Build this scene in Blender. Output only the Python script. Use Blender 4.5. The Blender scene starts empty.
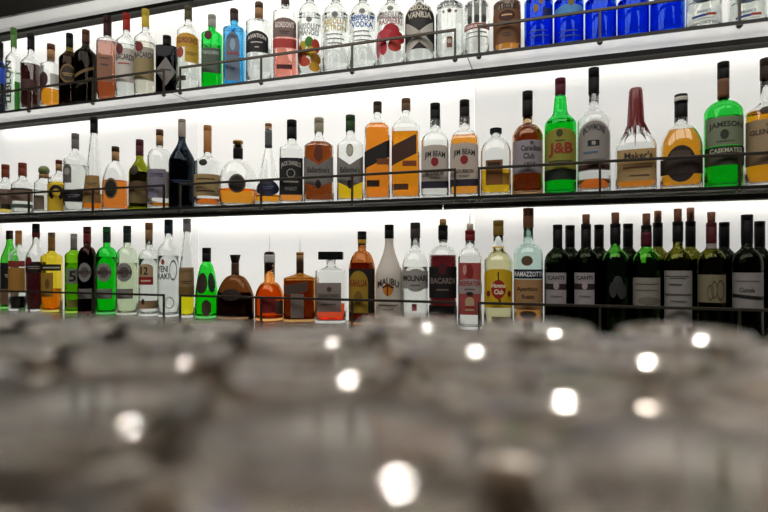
import bpy, bmesh, math, random
from mathutils import Vector
random.seed(7)
SC = bpy.context.scene
COL = SC.collection

# ------------------------------------------------------------------ frame of the place
# X runs along the back wall (right), Y goes away from the camera towards that wall, Z up.
F = 512.0                       # 24 mm lens on a 768 px wide frame
YAW = math.atan(F / 1601.0)     # the camera looks a little to the left of the wall's normal
CS, SN = math.cos(YAW), math.sin(YAW)
HOR = 260.5                     # horizon row
EYE = 1.25                      # camera height
FRONT = 1.43                    # front edge of the shelves
WALL = 1.572                    # back wall
UP_H = EYE + 0.567              # undersides of the shelves
MID_H = EYE + 0.171
HEAD_H = EYE + 0.9385
GT = 0.008                      # shelf glass thickness
CTR_H = EYE - 0.197             # back counter top
SEAMS = [-2.213, -1.213, -0.213, 0.787]

def hexlin(h, p=1.0):
    v = [int(h[i:i + 2], 16) / 255.0 for i in (0, 2, 4)]
    v = [(c / 12.92 if c <= 0.04045 else ((c + 0.055) / 1.055) ** 2.4) for c in v]
    return tuple(max(c, 0.0004) ** p for c in v) + (1.0,)

# ------------------------------------------------------------------ materials
MATS = {}
def new_mat(key):
    m = bpy.data.materials.new(key); m.use_nodes = True
    nt = m.node_tree; nt.nodes.clear()
    out = nt.nodes.new('ShaderNodeOutputMaterial')
    MATS[key] = m
    return m, nt, out

def glass_mat(col, rough=0.0, ior=1.46, power=0.25, kind='glass'):
    key = f'{kind}_{col}_{rough}_{power}'
    if key in MATS: return MATS[key]
    m, nt, out = new_mat(key)
    g = nt.nodes.new('ShaderNodeBsdfGlass')
    g.inputs['Color'].default_value = hexlin(col, power)
    g.inputs['Roughness'].default_value = rough
    g.inputs['IOR'].default_value = ior
    nt.links.new(g.outputs[0], out.inputs[0])
    return m

def liquid_mat(col): return glass_mat(col, 0.0, 1.34, 0.5, 'liquid')

def paper_mat(col, trans=0.3):
    key = f'paper_{col}_{trans}'
    if key in MATS: return MATS[key]
    m, nt, out = new_mat(key)
    tc = nt.nodes.new('ShaderNodeTexCoord')
    no = nt.nodes.new('ShaderNodeTexNoise'); no.inputs['Scale'].default_value = 160
    mx = nt.nodes.new('ShaderNodeMixRGB'); mx.blend_type = 'MULTIPLY'; mx.inputs[0].default_value = 0.12
    mx.inputs[1].default_value = hexlin(col)
    nt.links.new(tc.outputs['Object'], no.inputs[0]); nt.links.new(no.outputs[0], mx.inputs[2])
    p = nt.nodes.new('ShaderNodeBsdfPrincipled'); p.inputs['Roughness'].default_value = 0.6
    nt.links.new(mx.outputs[0], p.inputs['Base Color'])
    t = nt.nodes.new('ShaderNodeBsdfTranslucent'); nt.links.new(mx.outputs[0], t.inputs[0])
    ms = nt.nodes.new('ShaderNodeMixShader'); ms.inputs[0].default_value = trans
    nt.links.new(p.outputs[0], ms.inputs[1]); nt.links.new(t.outputs[0], ms.inputs[2])
    nt.links.new(ms.outputs[0], out.inputs[0])
    return m

def solid_mat(col, rough=0.45, metal=0.0, noise=0.0, scale=60):
    key = f'solid_{col}_{rough}_{metal}_{noise}'
    if key in MATS: return MATS[key]
    m, nt, out = new_mat(key)
    p = nt.nodes.new('ShaderNodeBsdfPrincipled')
    p.inputs['Base Color'].default_value = hexlin(col)
    p.inputs['Roughness'].default_value = rough; p.inputs['Metallic'].default_value = metal
    if noise:
        tc = nt.nodes.new('ShaderNodeTexCoord')
        no = nt.nodes.new('ShaderNodeTexNoise'); no.inputs['Scale'].default_value = scale
        rp = nt.nodes.new('ShaderNodeValToRGB')
        c = hexlin(col)
        rp.color_ramp.elements[0].position = 0.3; rp.color_ramp.elements[1].position = 0.7
        rp.color_ramp.elements[0].color = tuple(x * (1 - noise) for x in c[:3]) + (1,)
        rp.color_ramp.elements[1].color = tuple(min(1, x * (1 + noise)) for x in c[:3]) + (1,)
        nt.links.new(tc.outputs['Object'], no.inputs[0]); nt.links.new(no.outputs[0], rp.inputs[0])
        nt.links.new(rp.outputs[0], p.inputs['Base Color'])
    nt.links.new(p.outputs[0], out.inputs[0])
    return m

def ink_mat(col): return solid_mat(col, 0.5)
def cap_mat(col):
    if max(int(col[i:i + 2], 16) for i in (0, 2, 4)) < 0x28: col = '0b0b0c'      # plain black caps
    m = solid_mat(col, 0.51)
    m.node_tree.nodes['Principled BSDF'].inputs['Specular IOR Level'].default_value = .14
    return m
def cork_mat(col): return solid_mat(col, 0.8, 0, 0.35, 400)

def backlit_mat(power):
    m, nt, out = new_mat(f'backlit_acrylic_{power}')
    p = nt.nodes.new('ShaderNodeBsdfPrincipled')
    p.inputs['Base Color'].default_value = (0.62, 0.62, 0.60, 1); p.inputs['Roughness'].default_value = 0.5
    p.inputs['Emission Color'].default_value = (1.0, 0.985, 0.95, 1); p.inputs['Emission Strength'].default_value = power
    nt.links.new(p.outputs[0], out.inputs[0]); return m

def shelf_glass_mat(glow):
    m, nt, out = new_mat(f'frosted_glass_glow_{glow}')
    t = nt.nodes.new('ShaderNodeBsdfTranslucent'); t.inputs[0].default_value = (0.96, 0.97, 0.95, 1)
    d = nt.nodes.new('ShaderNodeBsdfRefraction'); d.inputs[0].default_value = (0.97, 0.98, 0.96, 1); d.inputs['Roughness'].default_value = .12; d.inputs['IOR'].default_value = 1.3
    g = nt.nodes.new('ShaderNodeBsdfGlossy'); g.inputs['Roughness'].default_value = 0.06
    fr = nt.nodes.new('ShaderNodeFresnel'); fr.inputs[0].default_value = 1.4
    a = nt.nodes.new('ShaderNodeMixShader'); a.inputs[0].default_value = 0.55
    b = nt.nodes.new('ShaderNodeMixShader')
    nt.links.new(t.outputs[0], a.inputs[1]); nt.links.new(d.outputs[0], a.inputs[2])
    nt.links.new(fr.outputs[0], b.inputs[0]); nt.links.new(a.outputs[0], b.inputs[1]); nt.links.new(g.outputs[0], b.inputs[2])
    # frosted plate; emission added to the material brightens its underside
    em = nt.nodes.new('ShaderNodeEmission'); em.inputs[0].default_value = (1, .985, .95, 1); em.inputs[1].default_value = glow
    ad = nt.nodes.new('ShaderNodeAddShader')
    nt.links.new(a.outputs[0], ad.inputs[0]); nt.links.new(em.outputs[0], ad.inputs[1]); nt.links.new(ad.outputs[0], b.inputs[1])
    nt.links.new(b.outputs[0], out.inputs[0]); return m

PANEL_POWER = [.5, .5, .56, .42, .4]      # the five light panels differ a little
M_WALLS = [backlit_mat(p) for p in PANEL_POWER]
M_SHELF_GLOW = shelf_glass_mat(.36)
M_SHELF_FAINT_GLOW = shelf_glass_mat(.16)
M_SHELF_NO_GLOW = shelf_glass_mat(0.0)  # same glass with no added emission
M_DARK = solid_mat('15140f', 0.35, 0.0, 0.2, 8)
M_STEEL = solid_mat('4a453d', 0.35, 0.7)
M_CHAN = solid_mat('24231e', 0.75)
M_CHAN.node_tree.nodes['Principled BSDF'].inputs['Specular IOR Level'].default_value = .12
M_SEAL = solid_mat('14130f', 0.6)
M_NUT = solid_mat('5a5346', 0.35, 0.8)

# ------------------------------------------------------------------ object helpers
def link_mesh(name, verts, faces, mat, parent=None, smooth=True):
    me = bpy.data.meshes.new(name)
    me.from_pydata([tuple(v) for v in verts], [], faces)
    if smooth: me.polygons.foreach_set('use_smooth', [True] * len(me.polygons))
    me.materials.append(mat); me.update()
    o = bpy.data.objects.new(name, me); COL.objects.link(o)
    if parent is not None: o.parent = parent
    return o

def from_bm(name, bm, mat, parent=None, smooth=False):
    bmesh.ops.recalc_face_normals(bm, faces=bm.faces[:])
    me = bpy.data.meshes.new(name); bm.to_mesh(me); bm.free()
    if smooth: me.polygons.foreach_set('use_smooth', [True] * len(me.polygons))
    me.materials.append(mat)
    o = bpy.data.objects.new(name, me); COL.objects.link(o)
    if parent is not None: o.parent = parent
    return o

def bm_box(bm, x0, x1, y0, y1, z0, z1, bev=0.0):
    r = bmesh.ops.create_cube(bm, size=1.0)
    vs = r['verts']
    for v in vs:
        v.co = Vector(((x0 + x1) / 2 + v.co.x * (x1 - x0), (y0 + y1) / 2 + v.co.y * (y1 - y0), (z0 + z1) / 2 + v.co.z * (z1 - z0)))
    if bev:
        es = list({e for v in vs for e in v.link_edges})
        bmesh.ops.bevel(bm, geom=es, offset=bev, segments=2, affect='EDGES', profile=0.5)

def box(name, x0, x1, y0, y1, z0, z1, mat, parent=None, bev=0.0):
    bm = bmesh.new(); bm_box(bm, x0, x1, y0, y1, z0, z1, bev)
    return from_bm(name, bm, mat, parent)

def empty(name, loc, rz=0.0):
    o = bpy.data.objects.new(name, None); o.empty_display_size = 0.02
    o.location = loc; o.rotation_euler = (0, 0, rz); COL.objects.link(o); return o

def tag(o, label, cat, group=None):
    o['label'] = label; o['category'] = cat
    if group: o['group'] = group

def structure(o): o['kind'] = 'structure'; return o

def loft(name, rings, mat, parent=None, seg=36, close=True):
    """rings: (z, rx, ry, n); a ring with rx 0 is a pole."""
    V, Fc, idx = [], [], []
    for (z, rx, ry, n) in rings:
        if rx <= 1e-6:
            idx.append([len(V)]); V.append((0, 0, z)); continue
        row = []
        for k in range(seg):
            a = 2 * math.pi * k / seg + math.pi / seg
            c, s = math.cos(a), math.sin(a); e = 2.0 / n
            row.append(len(V))
            V.append((rx * math.copysign(abs(c) ** e, c), ry * math.copysign(abs(s) ** e, s), z))
        idx.append(row)
    for a, b in zip(idx, idx[1:]):
        if len(a) == 1 and len(b) == 1: continue
        for k in range(seg):
            k2 = (k + 1) % seg
            if len(a) == 1: Fc.append((a[0], b[k2], b[k]))
            elif len(b) == 1: Fc.append((a[k], a[k2], b[0]))
            else: Fc.append((a[k], a[k2], b[k2], b[k]))
    return link_mesh(name, V, Fc, mat, parent)

# ------------------------------------------------------------------ lettering
TEXTS = {}
def prepare_texts(strings):
    tmp = []
    for s in sorted(strings):
        cu = bpy.data.curves.new('lettering', 'FONT'); cu.body = s; cu.resolution_u = 2; cu.offset = 0.028
        ob = bpy.data.objects.new('lettering', cu); COL.objects.link(ob); tmp.append((s, ob, cu))
    dg = bpy.context.evaluated_depsgraph_get()
    for s, ob, cu in tmp:
        me = ob.evaluated_get(dg).to_mesh()
        vs = [v.co.copy() for v in me.vertices]
        fs = [tuple(p.vertices) for p in me.polygons]
        ob.evaluated_get(dg).to_mesh_clear()
        x0 = min(v.x for v in vs); x1 = max(v.x for v in vs); y0 = min(v.y for v in vs); y1 = max(v.y for v in vs)
        TEXTS[s] = ([((v.x - x0) / (x1 - x0), (v.y - y0) / (y1 - y0)) for v in vs], fs)
    for s, ob, cu in tmp:
        bpy.data.objects.remove(ob); bpy.data.curves.remove(cu)

# ------------------------------------------------------------------ bottle specs
# every bottle: where it stands along its shelf, its outline as rows of the photo turned into metres
SPECS = []
def L(shape, f0, f1, y0, y1, col, **k): return ('L', shape, f0, f1, y0, y1, col, k)
def T(txt, f0, f1, y0, y1, col, **k): return ('T', txt, f0, f1, y0, y1, col, k)
def B(row, x, w, top, cb, cw, cap, sh, nk, desc, deco=(), **k):
    d = dict(row=row, x=x, w=w, top=top, cb=cb, cw=cw, cap=cap, sh=sh, nk=nk, desc=desc, deco=deco,
             glass='f4f7f4', liq=None, sq=0, style='std', capkind='screw', name='spirit_bottle', cat='bottle',
             nw=None, back=0.0, band=(), extra=(), face=0.8, dr=0.8, shoulder=None, grp=None)
    d.update(k); SPECS.append(d)

AMB, DKR, YEL = 'f09a1c', '3a0d0c', 'f6cf20'
# ---- upper shelf, left to right
B('A', 0, 11, 41.8, 57, 7, '16130f', 66, 60, 'bottle with a blue label and black cap cut by left photo edge on upper shelf', [L('rect', -.95, .95, 60, 82, '1f56d8')], glass='20242a')
B('A', 13.7, 16, 27.4, 47, 6.5, '4f7a3a', 60, 50, 'clear bottle with green neck foil and upright dark lettering', [L('rect', .25, .95, 80, 108, '3f9a2c'), T('LEBLON', -.85, -.1, 60, 102, '262e28', vert=1)], liq=(72, 'e6f2e6'))
B('A', 29.3, 18.5, 33.2, 49.4, 7.6, '191714', 65, 53, 'clear bottle of dark red liquor with tall black cap, third on upper shelf', [L('rect', -.7, .7, 78, 90, '4a2622')], liq=(65, '300e0b'))
B('A', 48.9, 19.5, 43.8, 59, 8.5, '5b3a26', 66, 60, 'short clear cork-stoppered bottle low on amber with dark round seal', [L('disc', -.95, -.1, 71, 86, '3b1714'), L('rect', .1, .9, 72, 86, 'd8d3c8')], liq=(90, 'f0a020'), capkind='cork')
B('A', 68, 17, 33, 46, 7.5, '15161a', 60, 49, 'slim brown-black bottle with gold oval label and black cap', [L('disc', -.75, .75, 63, 82, '3a2a1c'), L('ring', -.75, .75, 63, 82, '8a6a38'), T('GINO', -.5, .5, 71, 76, 'a98a50')], glass='2b1a0e', liq=(58, '2a1408'), band=[(48, 55, '6d5a20')])
B('A', 85.3, 20, 29.6, 42.5, 8, '4a2c1a', 56, 45, 'black bottle with gold slanted script and brown cap', [L('slant', -.8, .8, 60, 80, '7d6437', slope=5, thin=1), L('slant', -.7, .7, 70, 92, '5a4a2c', slope=5, thin=1)], glass='1a120c', liq=(50, '150c07'))
B('A', 105.2, 19.8, 15.7, 36, 8.5, '2c1515', 43, 38, 'square-shouldered rosy amber bottle with long dark stopper', [L('rect', -.85, .6, 54, 81, '9a6a50'), T('ARTISAN', -.6, .3, 56, 59, '3a1e16'), T('SPIRIT', -.5, .2, 62, 66, '3a1e16')], liq=(42, 'b0582f'), sq=5, style='round')
B('A', 125.6, 18.6, 13, 30.3, 7.6, '8c1f1c', 44, 33, 'clear rum bottle with red cap and dark red seal above white label', [L('rect', -.9, .8, 47, 81, 'd9d2c8'), T('BACARDI', -.8, .7, 53, 59, '2a2320'), L('disc', -.75, -.15, 43, 54, '6e1a1c'), T('SUPERIOR', -.6, .4, 61, 64, 'a02020')], liq=(46, 'f4f7f4'))
B('A', 145.2, 20.5, 9, 27.4, 7.8, 'b09a34', 41, 30, 'clear rum bottle with yellow-gold cap and red seal', [L('rect', -.9, .8, 46, 79, 'bdb6a8'), L('rect', -.9, .8, 57, 78, 'a8986a'), T('BACARDI', -.8, .7, 51, 57, '2a2320'), L('disc', -.7, -.05, 41, 51, '7c1c1c')], liq=(44, 'f3efe0'))
B('A', 165.2, 21, 35.5, 45, 8.6, '141416', 48, 46, 'squat black square bottle with grey diamond label', [L('diamond', -.95, .95, 56, 85, '8d8a84'), T('HENRY', -.5, .5, 67, 71, '2a2826')], glass='0c0e10', liq=(60, '0a0c0e'), sq=6, style='round')
B('A', 188.5, 23.5, 5.6, 20, 7.8, '4a4430', 34, 23, 'clear gin bottle with yellow label and black cap', [L('arch', -.9, .9, 32, 46, 'dca62a'), L('rect', -.15, .9, 46, 61, 'e0b53a'), T('GORDON\'S', -.8, .8, 36, 42, '6e1a14'), T('LONDON', -.05, .8, 50, 55, '7d5a14'), L('disc', -.8, -.25, 46, 57, 'b24a36'), L('rect', -.75, -.05, 75, 80, '4a403a')], liq=(44, 'f6f8f6'))
B('A', 211.3, 21.5, 14.6, 27, 8, '8d8c86', 36, 29, 'bright green gin bottle with silver-grey cap and red-brown seal', [L('rect', -.9, .9, 47, 72, '59685a'), T('TANQUERAY', -.8, .8, 50, 54, 'a6b2a6'), L('disc', -.6, .1, 29.5, 39, '5a1418')], glass='18d040', sq=3.2, liq=(46, '7cf08a'))
B('A', 233.6, 22, 9, 21, 8.5, '3a2a28', 31, 24, 'square sky-blue gin bottle with tall arched label', [L('arch', -.7, .6, 31, 80, '76879a'), T('BOMBAY', -.55, .45, 34, 38, '1f2f5a', arch=1.5), L('disc', -.28, .2, 38, 50, 'a8c4d8'), T('SAPPHIRE', -.55, .45, 51, 54, 'a02030'), T('GIN', -.25, .15, 66, 71, '2a3a66')], glass='4fb8ea', sq=4.5, liq=(30, '8fd4f2'))
B('A', 258.2, 24.5, 2.2, 18, 8.5, '5a4636', 24, 19.5, 'clear gin bottle with black arched label and wooden stopper', [L('arch', -.9, .75, 30, 51, '1a1a1c'), T('AVIATION', -.75, .6, 34, 38, 'd8d4cc', arch=2), T('AMERICAN', -.5, .35, 40, 43, 'b8b4ac'), T('GIN', -.2, .1, 45, 48, 'b8b4ac')], liq=(50, 'f2f5f4'), capkind='cork')
B('A', 285, 25.5, -7, 5, 8.5, '3a2a28', 15, 7, 'pink gin bottle with grey-brown label and red band', [L('arch', -.92, .92, 17, 36, '87706a'), T('GORDON\'S', -.75, .75, 21, 27, 'e8dcd6'), L('rect', -.92, .92, 38, 47, 'c24038'), T('PINK', -.4, .4, 29.5, 34, '3a2624'), L('rect', -.6, .6, 64, 68.5, '5a1f24')], liq=(36, 'f59a8a'), sq=3)
FR = []
for (a, b, c, e, h) in [(-.75, -.2, 40, 50, 'c8b020'), (-.3, .35, 36, 47, '4f8a2a'), (.2, .8, 38, 52, 'd0402a'), (-.8, -.1, 49, 58, 'd86a20'), (-.2, .5, 46, 57, 'e8c030'), (.1, .85, 52, 64, 'b8801c'), (-.7, .1, 57, 66, 'c84a22'), (.0, .8, 61, 71, 'd8a02a'), (-.85, -.5, 44, 62, '8a2a1a')]:
    FR.append(L('disc', a, b, c, e, h))
def absolut(x, w, word, col, word_col, y1, y2, deco, desc, liq='f4f7f6'):
    B('A', x, w, -11, 1, 8.5, 'b8b8b4', 17, 4, desc, [L('disc', -.22, .22, y1 - 9.5, y1 - 4, '8a8a86'), T('ABSOLUT', -.85, .85, y1 - 3.2, y1 + 3, col), T(word, -.75, .75, y2 - 3, y2 + 3, word_col)] + deco, style='round', liq=(16, liq), dr=1)
SCR = lambda y, c='6a6a68': [T('country of', -.6, .5, y, y + 3, c), T('superb grain', -.6, .6, y + 4.5, y + 7.5, c), T('since 1879', -.5, .5, y + 9, y + 12, c)]
absolut(310, 23.5, 'MANGO', '8c8e8c', '8c8e8c', 25.5, 31.5, FR, 'clear vodka bottle printed with red, yellow and green fruit')
absolut(336, 26, 'CITRON', 'b8a02a', 'b8a02a', 20.5, 27, SCR(32), 'clear vodka bottle lettered in yellow-gold capitals')
absolut(363, 26, 'VODKA', '1f55b0', '1f55b0', 17, 23.5, SCR(29), 'clear vodka bottle lettered in plain blue capitals')
RB = [L('disc', a, b, c, e, h) for (a, b, c, e, h) in [(-.5, .6, 23, 36, 'c41f2c'), (-.9, .2, 28, 40, 'd84050'), (-.1, .9, 30, 44, 'c81a28'), (-.7, -.2, 38, 54, 'd02a38'), (-.15, .7, 39, 51, 'd84a3c'), (-.95, -.6, 30, 56, 'e08088')]]
absolut(391, 27, 'RASPBERRI', '9a8480', '9a5050', 14, 20.5, RB, 'clear vodka bottle printed with red raspberry splash')
absolut(420, 28, 'VANILIA', '5c5850', '7a7468', 7, 14, [L('arch', -.95, .95, 2, 48, '2c2a26'), T('ABSOLUT ', -.8, .8, 3, 9, 'cfc8b4'), T('VANILIA', -.75, .75, 11, 17, 'cfc8b4'), L('slant', -.85, .85, 22, 50, 'e6e2d8', slope=11, thin=.38), L('slant', -.85, .85, 22, 50, 'd6d2c6', slope=-11, thin=.38), L('disc', -.2, .2, 31, 42, 'c8bea8')], 'clear vodka bottle with black patch and crossed white petals')
B('A', 450, 28, -11, 0, 9, 'c0bcb4', 8, 2, 'frosted white vodka bottle with small brown and gold emblems', [T('VODKA', -.6, .6, 1.5, 5.5, '5a4a40'), L('disc', -.15, .15, 8, 12, '5a4030'), L('disc', -.5, -.32, 9, 11.5, '9a8a68'), L('disc', .32, .5, 9, 11.5, '9a8a68'), L('rect', -.17, .17, 36, 47, '8a5a40'), L('disc', -.13, .13, 38, 43, 'e0d0b8')], glass='eef2f0', liq=(6, 'eef0ee'), style='round')
B('A', 477, 24, -11, -1, 9, '8c8c8a', 6, 0, 'clear vodka bottle with grey domes and a red banner', [L('arch', -.7, -.35, -4, 22, '9a9a98'), L('arch', -.2, .2, -6, 22, '8a8a88'), L('arch', .35, .7, -4, 22, '9a9a98'), L('disc', -.7, -.35, 14, 22, '4a4a4a'), L('disc', -.2, .2, 14, 22, '3a3a3a'), L('disc', .35, .7, 14, 22, '4a4a4a'), L('rect', -.92, .92, 22.5, 28, 'a02a26'), T('PREMIUM VODKA', -.85, .85, 23.7, 26.8, 'e8dcd8'), T('distilled', -.7, .7, 30, 33, '7a7a78'), T('russian vodka', -.8, .8, 34.5, 37.5, '8a8a88')], liq=(4, 'f4f6f4'))
B('A', 507, 27, -13, -2, 9.5, '8a6a3a', 6, 0, 'bottle with brown kraft label and dark oval, amber at base', [L('rect', -.94, .94, -2, 42, '8a5f3a'), T('Tito\'s', -.6, .6, 0, 8, '2e1a10'), L('disc', -.55, .55, 9, 20, '4a1f14'), T('MADE', -.35, .35, 12, 16, 'c89a68'), T('VODKA', -.3, .3, 31, 36, '2e1a10')], liq=(40, 'e89a30'))
BL = ['blue vodka bottle with gold emblem beside the kraft-labelled bottle', 'blue vodka bottle with pale blue arc, second of the blue row', 'plain middle bottle of the five blue ones on upper shelf', 'fourth blue bottle of the row, no emblem showing', 'last blue bottle, next to the frosted bottle with tricolour stripe']
for i, (x, w) in enumerate([(538.5, 28.5), (568.7, 30), (600.5, 31.5), (633, 31.5), (667, 33.5)]):
    dc = [T('original recipe', -.7, .6, 28, 31, '0a2a80'), T('fine quality vodka', -.6, .7, 33, 36, '0a2a80')] if i < 2 else []
    if i == 0: dc += [L('disc', -.35, .0, 3, 11, 'a8822c'), L('disc', .05, .3, -3, 4, 'a8822c'), L('rect', .3, .9, 7, 16, '0a2470')]
    if i == 1: dc += [L('arch', -.9, .9, 3, 12, '5aa8e8'), L('disc', -.05, .35, -3, 5, '8a7a3a')]
    B('A', x, w, -16, -4, 10, '20305a', 2, -3, BL[i], dc, glass='1450dc', liq=(0, '3a7af4'), grp='blue bottles on the upper shelf', style='round')
for x, w, dsc in [(703.4, 35.5, 'frosted bottle with blue and red stripe beside the blue bottles'), (747.5, 38, 'frosted bottle with blue and red stripe at right photo edge')]:
    B('A', x, w, -30, -16, 12, '6a7a8a', -8, -14, dsc, [L('disc', -.6, .6, -14, 1, '7a90a0'), T('GREY GOOSE', -.8, .8, -4, 1.5, '2a3a5a'), T('FRANCE', -.35, .35, 8, 11, '4a5a7a'), L('rect', -.6, .1, 12.5, 15, '26479a'), L('rect', .1, .6, 12, 14.5, 'b03030'), T('DISTILLED', -.5, .5, 16, 18, '8a8a88'), T('IMPORTED', -.75, .75, 20, 23, '6a6a6a')], glass='e9eeea', liq=(-10, 'eceeea'), style='round')

# ---- middle shelf
B('B', 4.2, 15.5, 163.9, 177, 8.5, '6a3020', 186, 179, 'clear brown-capped bottle with tan label, first on middle shelf', [L('rect', -.9, .9, 188, 206, '8a7264'), L('rect', -.3, .8, 203, 208, '2c1c12')], liq=(206, 'e8d060'))
B('B', 21.5, 18, 162.3, 175.6, 9, '6a3020', 185, 178, 'clear brown-capped bottle with grey stripe under brown label', [L('rect', -.95, .95, 187, 200, '8a7264'), L('rect', -.95, .95, 203, 207, '5d6a60'), L('rect', -.95, .95, 187, 189, '4a382c')], liq=(196, 'eef2ea'))
B('B', 41.8, 16, 165, 175, 10.5, '5a6a34', 184, 177, 'short clear bottle with green ball stopper', [L('rect', -.95, .2, 194.5, 209, '857468')], capkind='ball', liq=(190, 'eef0e8'))
B('B', 57.6, 14.5, 159.4, 170, 7, '5c2a20', 180, 172, 'yellow bottle with black horseshoe and brown cork', [L('rect', -.95, .95, 183, 210, 'f0c830'), L('shoe', -.75, .6, 184, 200, '1c1610')], liq=(182, 'f2d23a'), capkind='cork')
B('B', 75, 21.5, 133, 148.6, 8, '5e5a58', 161, 150, 'tall clear bottle with grey cap and black lower label', [L('arch', -.95, -.15, 163, 182, '6c6866'), L('disc', -.8, -.3, 167, 174, 'b8b4b0'), L('rect', -.95, .8, 188.6, 201, '17171b'), T('BLANCO', -.6, .5, 192, 198, '8a8a90')], liq=(165, 'f2f4f2'))
B('B', 94, 20, 116.7, 133, 8, '14161a', 204, 134, 'tall cone-shaped clear bottle with black cap and tan label', [L('rect', -.9, .7, 174, 202, 'a4824a'), T('1000', -.6, .4, 180, 186, '3a2a18'), L('rect', -.8, .6, 190, 194, '6a4e28')], liq=(194, 'ea8420'), style='cone', nw=7.5)
B('B', 115, 24.5, 146, 160, 8, '3a2618', 184, 162, 'round flat cognac flask with black disc label and orange brandy', [L('disc', -.75, .25, 177, 198, '17130f'), L('ring', -.75, .25, 177, 198, '8a744a')], liq=(180, 'f08a34'), style='round', sq=2.4, dr=.6, capkind='cork')
B('B', 138.4, 18.8, 139, 155.4, 8, '4a2028', 173, 157, 'dark bottle with olive-green neck and gold-brown label', [L('arch', -.95, .95, 180, 190, '6a5030'), L('rect', -.95, .95, 190, 202, '8a744a'), L('disc', -.8, .0, 164, 174, '3a2c1c')], glass='7c8410', liq=(172, '2a1c08'), name='liqueur_bottle')
B('B', 159, 21.5, 129, 145, 7.6, '5a3c28', 157, 147, 'clear bottle with lavender-grey label and corked stopper', [L('rect', -.9, .6, 168, 197, '8f8a98'), T('COFFEE', -.7, .4, 172, 176, '2c2850'), L('rect', .6, .9, 170, 197, 'b8a898')], liq=(204, 'e8a030'), capkind='cork', style='round')
B('B', 182, 24.5, 118.6, 136.6, 7.8, '8c8278', 163, 138, 'tall navy-black champagne-shaped bottle with grey foil neck', [T('PRESTIGE', -.7, .7, 178, 183, '2c3a5a')], glass='18222e', liq=(150, '101826'), name='champagne_bottle', capkind='foil')
B('B', 206.6, 24.5, 125, 152, 8.2, '9a6a3c', 163, 154, 'clear bottle with long tan foil neck and tan label', [L('rect', -.92, .92, 173, 195, 'b39a68'), T('XO RESERVE', -.7, .6, 176, 180, '4a3420'), T('ARMAGNAC', -.7, .6, 188, 192, '4a3420'), L('disc', -.5, .1, 158, 165, '24261e')], liq=(199, 'e87a24'), capkind='foil')
B('B', 237.5, 34, 140, 147, 10.5, '8a6a38', 188, 160, 'wide round decanter of amber with dark disc and gold stopper', [L('disc', -.4, .45, 173, 192, '221b16'), L('ring', -.4, .45, 173, 192, '6a5a44')], liq=(189, 'f2a030'), style='orb', dr=.7, capkind='stop', band=[(148, 158, '1a1614')], nw=9.5)
B('B', 268.5, 24, 123, 130, 7, '8a5c34', 196, 146, 'tapering clear bottle with blue oval label and grey neck', [L('disc', -.9, .9, 178, 195, '1b2340'), T('HAVANA', -.5, .5, 184, 189, '5a6488')], liq=(195, 'f2a42c'), style='cone', nw=7, band=[(130, 147, '57595a')], capkind='cork')
B('B', 291.5, 23.5, 119.7, 139, 10, '15161a', 150, 142, 'square whiskey bottle with all-black label and black cap', [L('rect', -.95, .95, 157, 194, '17181a'), T('JACK DANIEL\'S', -.8, .8, 161, 167, 'a8a49c', arch=2.5), L('ring', -.35, .35, 168, 177, 'a8a49c'), T('Tennessee', -.6, .6, 179, 183, '8a867e'), T('WHISKEY', -.5, .5, 186, 190, '8a867e')], liq=(186, 'f0963a'), sq=5)
for x, w, dd in [(319, 30, 0), (350.5, 30.5, 1)]:
    dec = [L('vee', -.95, .95, 155, 187, '8a8682'), T('Ballantine\'s', -.7, .7, 166, 172, '2a2624'), T('FINEST', -.35, .35, 174.5, 177, '4a4644'), L('disc', -.17, .17, 179, 188, '3c2a24')]
    if dd == 0:
        B('B', x, w, 117.5, 132, 9.5, '8c8470', 147, 137, 'brown-amber whisky bottle with grey pointed label and grey cap', dec + [L('disc', -.25, .3, 144, 161, '6a2c14')], liq=(142, '8c4418'), sq=3, dr=.6)
    else:
        B('B', x, w, 114.8, 131, 9.5, '27401e', 146, 135, 'clear whisky bottle with grey pointed label and dark green cap', dec + [L('disc', -.25, .25, 143, 156, 'c8c4b4'), L('ring', -.25, .25, 143, 156, '9a947c')], liq=(180, 'f6cc22'), sq=3, dr=.6)
B('B', 376.8, 25.5, 101.3, 112.5, 8.5, '33261e', 130, 115, 'square orange whisky bottle with slanted black label', [L('slant', -.95, .95, 142, 165, '1d1916', slope=6, thin=.75), L('rect', .0, .9, 158, 164, '8a4a20'), L('rect', -.75, .2, 179.5, 186, '3a2414')], liq=(124, 'f2902a'), sq=5)
B('B', 406, 28.5, 98.3, 110.7, 9, '5e4630', 130, 113, 'square orange whisky bottle with brown slanted label', [L('slant', -.95, .75, 136, 162, '4c2c1c', slope=6, thin=.75), L('rect', -.2, .75, 160, 165.5, '8c4a1c'), L('rect', -.8, .2, 183, 189, '5c3618')], liq=(132.7, 'f49a1e'), sq=5)
def beam(x, w, top, cb, dy, desc, liq):
    B('B', x, w, top, cb, 10, '17171a', 142.5 + dy, 132 + dy, desc, [L('arch', -.94, .94, 144 + dy, 187 + dy, 'cfc4b8', ah=.08), T('JIM BEAM', -.72, .72, 151 + dy, 158.5 + dy, '1c1a1a', arch=2), L('disc', -.26, .26, 156.5 + dy, 165.5 + dy, '9a2226'), T('BOURBON', -.62, .62, 170.5 + dy, 174.5 + dy, '3a302c'), T('WHISKEY', -.35, .35, 176 + dy, 178.5 + dy, '5a504c'), L('rect', -.94, .94, 180.5 + dy, 187.5 + dy, '2a2438')], liq=liq, sq=5, dr=.8, style='round', nw=11)
beam(435.2, 27, 103, 121, 0, 'square bourbon bottle with white label, clear spirit inside', (150, 'f4f4f0'))
beam(464.5, 28, 99.7, 118.7, -2, 'square bourbon bottle with white label, amber spirit inside', (135.6, 'f4a33a'))
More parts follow.
